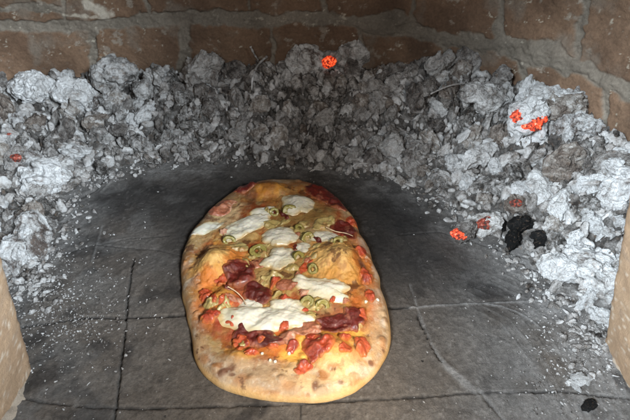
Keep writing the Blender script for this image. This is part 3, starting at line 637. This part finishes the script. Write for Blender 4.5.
def topping(name, u, v, ru, rv, rot, th, mat, colf, k, ragged=.3, lump_=.3, pw=2.5, nA=120, nR=34, lift=0., label=None, fine=90, ex=.6):
    c = gp(u, v, PZ+.006); sx, sy = gscale(u, v, PZ+.006)
    a, r = np.meshgrid(np.linspace(0, 2*math.pi, nA, endpoint=False), np.linspace(.01, 1, nR)); a = a.ravel(); r = r.ravel()
    s = np.c_[np.cos(a), np.sin(a), 0*a]; out = 1+ragged*1.2*fbm(s+k*5.1, 1.2, 2, k)+ragged*.22*fbm(s+k*3.3, 3.2, 2, k+1)
    x = ru*r*out*np.cos(a); y = rv*r*out*np.sin(a); cr, sr = math.cos(rot), math.sin(rot)
    P = np.c_[c[0]+(x*cr-y*sr)*sx, c[1]+(x*sr+y*cr)*sy]; q = np.c_[P, 0*a]; h, _ = PH(P)
    prof = np.clip(1-r**pw, 0, 1)**ex
    z = h+lift+th*prof*(1+lump_*fbm(q, fine, 2, 500+k)*1.7)-.0016*(r > .97)-.0006; V = np.c_[P, z+.001]
    cc = colf(q, r, k); cen = V[:nA].mean(0); V = np.vstack([V, cen]); cc = np.vstack([cc, cc[:1]])
    F = gridF(nR, nA, True).tolist()+[(i, (i+1) % nA, len(V)-1) for i in range(nA)]
    F = [f[::-1] if len(f) == 4 else f for f in F]; o = obj(name, V-L0, F, mat, PIZ, cc)
    bm = bmesh.new(); bm.from_mesh(o.data)
    if sum(f.normal.z for f in bm.faces) < 0: bmesh.ops.reverse_faces(bm, faces=bm.faces)
    bm.to_mesh(o.data); bm.free()
    if label: o['label'] = label
    return o
def c_moz(q, r, k):
    C = mixc(np.tile([.68, .67, .585], (len(q), 1)), [.56, .52, .38], sm(.45, 1., r+.5*fbm(q, 60, 3, k))); return mixc(C, [.46, .30, .11], sm(.80, 1.0, r+.15*fbm(q, 90, 3, k+1))*.8)
def c_tom(q, r, k):
    C = mixc(np.tile([.34, .022, .010], (len(q), 1)), [.48, .10, .028], .5+.5*fbm(q, 90, 4, k)); C = mixc(C, [.16, .012, .008], sm(.1, .5, fbm(q, 60, 4, k+2))*.7); return mixc(C, [.50, .16, .035], sm(.7, 1, r+.2*fbm(q, 120, 3, k+4))*.8)
def c_ham(q, r, k):
    C = mixc(np.tile([.06, .008, .007], (len(q), 1)), [.16, .020, .013], .5+.5*fbm(q, 80, 4, k)); C = mixc(C, [.40, .15, .09], sm(.28, .45, fbm(q, 120, 4, k+2))*.4); return mixc(C, [.34, .11, .04], sm(.78, 1, r+.2*fbm(q, 120, 3, k+4))*.7)
def c_hamp(q, r, k):
    C = mixc(np.tile([.26, .06, .03], (len(q), 1)), [.40, .18, .10], .5+.5*fbm(q, 80, 4, k)); return mixc(C, [.62, .42, .30], sm(.2, .5, fbm(q, 100, 4, k+2))*.5)
def c_stew(q, r, k):
    C = mixc(np.tile([.27, .20, .06], (len(q), 1)), [.44, .35, .15], .5+.5*fbm(q, 110, 4, k)); return mixc(C, [.30, .14, .05], sm(.2, .5, fbm(q, 80, 4, k+2))*.6)
# ham
for i, (u, v, a, b, ro, th) in enumerate([(240, 275, 17, 13, .3, .0055), (257, 291, 15, 10, -.2, .004), (322, 192, 20, 7, -.5, .003), (336, 200, 12, 6, -.8, .003), (246, 186, 12, 5, .2, .003), (345, 228, 15, 8, -.4, .003), (335, 322, 22, 10, .1, .004), (353, 318, 11, 11, .6, .005), (262, 338, 24, 9, -.1, .0035), (246, 330, 14, 8, .2, .004)]):
    topping('ham_slice', u, v, a, b, ro, th, M['ham'], c_ham, 600+i*3, .35, .5, 6)
for i, (u, v, a, b, ro, th) in enumerate([(304, 330, 16, 7, .2, .0045), (287, 337, 8, 6, 0, .004), (222, 206, 13, 6, .3, .0035), (258, 262, 8, 6, .3, .003), (289, 284, 12, 6, .1, .0035), (306, 290, 9, 5, .4, .003)]):
    topping('ham_strip', u, v, a, b, ro, th, M['ham'], c_hamp, 650+i*3, .45, .8, 4, label='pale pink ham strip')
# tomato
for i, (u, v, a, b, ro, th) in enumerate([(318, 349, 14, 13, .3, .0065), (303, 366, 8.5, 6, .2, .006), (366, 276, 6.5, 9, 0, .006), (361, 343, 8, 9, .3, .006), (345, 338, 6, 5, 0, .005), (211, 317, 9, 5.5, .1, .005), (205, 294, 8, 6, 0, .005), (222, 280, 8, 5, .3, .004), (351, 221, 7.5, 6, .3, .004), (241, 342, 8, 7, 0, .005), (361, 315, 6, 7, 0, .005), (232, 322, 9, 5, -.4, .004), (361, 252, 6, 6, 0, .004), (284, 326, 7, 4, .2, .004), (252, 352, 7, 4, .2, .004), (273, 343, 8, 4.5, -.1, .004), (226, 303, 7, 6, .4, .004), (346, 352, 6, 5, 0, .004), (370, 296, 5, 6, 0, .004), (292, 347, 7, 5, .3, .004), (212, 302, 6, 5, 0, .004), (260, 338, 7, 5, .2, .005)]):
    topping('tomato_chunk', u, v, a, b, ro, th, M['tomato'], c_tom, 700+i*3, .45, .6, 3.0, fine=95)
# mozzarella
for i, (u, v, a, b, ro, th) in enumerate([(248, 225, 27, 8, .42, .0055), (297, 203, 16, 8, -.1, .0055), (279, 236, 18, 8.5, .12, .007), (280, 258, 17, 9.5, .25, .007), (321, 287, 27, 10, -.2, .0075), (264, 318, 42, 12, .05, .006), (250, 303, 15, 7, .3, .005), (287, 306, 18, 8, -.1, .005), (262, 212, 12, 5, .3, .003), (327, 236, 16, 5, .0, .0025), (206, 227, 16, 5, .3, .0022), (300, 318, 12, 7, 0, .004), (302, 247, 8, 5, 0, .003), (337, 296, 12, 5, -.3, .0035)]):
    topping('mozzarella', u, v, a*1.06, b*1.2, ro, th*.85, M['cheese'], c_moz, 750+i*3, .30, .34, 2.8, 170, 44, fine=38, ex=.6)
for i, (u, v, a, b, ro, th) in enumerate([(300, 226, 10, 5, .2, .004), (314, 302, 14, 5, .1, .004), (272, 276, 12, 5, 0, .004), (322, 223, 12, 6, .2, .003), (309, 262, 10, 6, .8, .003), (290, 268, 9, 4, 0, .003), (270, 222, 9, 5, 0, .003), (310, 314, 8, 5, 0, .003), (240, 247, 9, 5, 0, .003)]):
    topping('stewed_onion', u, v, a, b, ro, th, M['onion'], c_stew, 830+i*3, .5, .8, 3, fine=110)
RT = random.Random(5); nbits = 0
while nbits < 56:                                       # jumble of small cooked bits between the big toppings
    u, v = RT.uniform(205, 370), RT.uniform(195, 345); g_ = np.array([gp(u, v, PZ)]); rr_ = float(PH(g_)[1][0])
    if rr_ > .80 or (205 < u < 236 and 250 < v < 282) or (318 < u < 360 and 246 < v < 276): continue
    if any(((u-a)/c)**2+((v-b)/d)**2 < 1.1 for a, b, c, d in [(248, 225, 27, 10), (297, 203, 16, 9), (279, 236, 18, 10), (280, 258, 17, 11), (321, 287, 27, 11), (264, 318, 42, 14), (243, 276, 16, 12)]): continue
    kk = RT.choice([0, 0, 0, 1, 2, 3]); nbits += 1
    nm, mt, cf = [('stewed_onion', M['onion'], c_stew), ('ham_strip', M['ham'], c_hamp), ('ham_slice', M['ham'], c_ham), ('tomato_chunk', M['tomato'], c_tom)][kk]
    topping(nm, u, v, RT.uniform(3, 8), RT.uniform(2, 3.6), RT.uniform(-.9, .9), RT.uniform(.002, .004), mt, cf, 1200+nbits*3, .5, .8, 3, 44, 14, fine=150, label='small pale pink ham strip' if kk == 1 else None)
# olives
def olive(u, v, R, tilt, h=.0052, hole=.40):
    g_ = random.Random(int(u*7+v)); R *= g_.uniform(.85, 1.12); hole *= g_.uniform(.75, 1.15); h *= g_.uniform(.8, 1.25)
    c = gp(u, v, PZ+.008); z0 = float(PH([c])[0][0])+.0020; prof = []
    for t in np.linspace(0, 2*math.pi, 40, endpoint=False):
        x = math.copysign(abs(math.cos(t))**.55, math.cos(t)); y = math.copysign(abs(math.sin(t))**.55, math.sin(t)); prof.append((R*((1+hole)/2+(1-hole)/2*x), y*h/2, x))
    n = 64; V = []; cc = []
    for i in range(n):
        a = i*2*math.pi/n; w = 1+.05*math.sin(2*a+u)+.03*math.sin(3*a+v)
        for (r, zz_, xk) in prof:
            V.append((r*w*math.cos(a), r*w*math.sin(a)*.92, zz_)); cc.append((.10, .09, .018) if xk > .8 else ((.13, .10, .025) if xk < -.75 else (.24, .21, .06)))
    V = np.array(V); V = V+(fbm(V+u, 260, 3, 5)*.0010+fbm(V+u, 90, 2, 6)*.0012)[:, None]; V = V@np.array(Euler(tilt).to_matrix()).T+[c[0], c[1], z0]
    F = gridF(n, 40, True).tolist()+[[(n-1)*40+j, j, (j+1) % 40, (n-1)*40+(j+1) % 40][::-1] for j in range(40)]
    F = [f[::-1] for f in F]; o = obj('olive_ring', V-L0, F, M['olive'], PIZ, np.array(cc))
    bm = bmesh.new(); bm.from_mesh(o.data); bmesh.ops.recalc_face_normals(bm, faces=bm.faces); bm.to_mesh(o.data); bm.free()
for a in [(258, 250, .0095, (.35, .1, 0)), (289, 209, .0095, (.9, .1, .2)), (229, 239, .0088, (1.1, .3, .1)), (298, 256, .0085, (.9, .9, .3)), (307, 236, .0078, (1., .2, .4)), (322, 304, .0085, (.8, .3, .1)), (307, 301, .0082, (.7, -.3, .1)), (274, 211, .0075, (.7, .3, 0)), (338, 245, .007, (.7, .2, 0)), (299, 226, .0072, (.4, .4, 0)), (313, 268, .007, (.9, -.4, 0))]: olive(*a)
# onion curls
for u, v, pts in [(236, 294, [(228, 289), (236, 292), (243, 297), (246, 303)]), (338, 233, [(326, 226), (336, 231), (346, 231), (353, 235)])]:
    pp = []
    for a in pts:
        c = gp(*a, PZ+.01); pp.append([c[0], c[1], float(PH([c])[0][0])+.0052])
    V = tube('onion', pp, .0008, None, None); V = np.array(V); n = 8
    obj('onion_curl', V-L0, [tuple(f) for f in gridF(len(V)//n, n, True).tolist()]+[tuple(range(n))[::-1], tuple(range(len(V)-n, len(V)))], M['onion'], PIZ, np.tile([.60, .45, .30], (len(V), 1)))
# pine-nut sized crumbs of cheese
for i, (u, v) in enumerate([(270, 359), (275, 360), (289, 352), (356, 312), (366, 302), (262, 352), (378, 300)]):
    topping('cheese_crumb', u, v, 1.9, 1.5, 0, .0026, M['cheese'], c_moz, 900+i*2, .2, .2, 3, 24, 8)
# ------------------------------------------------------------ light and camera
wd = bpy.data.worlds.new('World'); S.world = wd; wd.use_nodes = True; bg = wd.node_tree.nodes['Background']; bg.inputs[0].default_value = (.90, .95, 1, 1); bg.inputs[1].default_value = .04
def area(name, loc, at, sx, sy, e, col, spread=180):
    l = bpy.data.lights.new(name, 'AREA'); l.shape = 'RECTANGLE'; l.size = sx; l.size_y = sy; l.energy = e; l.color = col; l.spread = math.radians(spread)
    o = bpy.data.objects.new(name, l); o.location = loc; o.rotation_euler = (Vector(at)-Vector(loc)).to_track_quat('-Z', 'Y').to_euler(); COL.objects.link(o)
area('daylight_from_left', (-.42, -.42, .78), (.46, .46, .03), .24, .30, 2.8, (.82, .92, 1), 36)
area('daylight_from_right', (.46, -.40, .80), (-.58, .62, .03), .24, .30, 2.8, (.82, .92, 1), 36)
area('daylight_over_shoulder', (.30, -.16, .58), (.04, .29, .0), .12, .08, .40, (1, .87, .70), 32)
area('fill_behind_camera', (.02, -.45, .62), (.02, .85, .10), .50, .20, .34, (1, .95, .90), 34)  # added fill lamp, lifts the dark middle of the oven
cam = bpy.data.cameras.new('camera'); cam.lens = 28; cam.sensor_width = 36; cam.clip_start = .01; cam.clip_end = 50
cam.dof.use_dof = True; cam.dof.focus_distance = .56; cam.dof.aperture_fstop = 16
co = bpy.data.objects.new('camera', cam); co.location = (0, 0, HC); co.rotation_euler = (math.pi/2-TH, 0, 0); COL.objects.link(co); S.camera = co
S.view_settings.view_transform = 'Standard'; S.view_settings.look = 'None'; S.view_settings.exposure = -0.08; S.view_settings.gamma = 1
S.render.resolution_x = 1024; S.render.resolution_y = 683
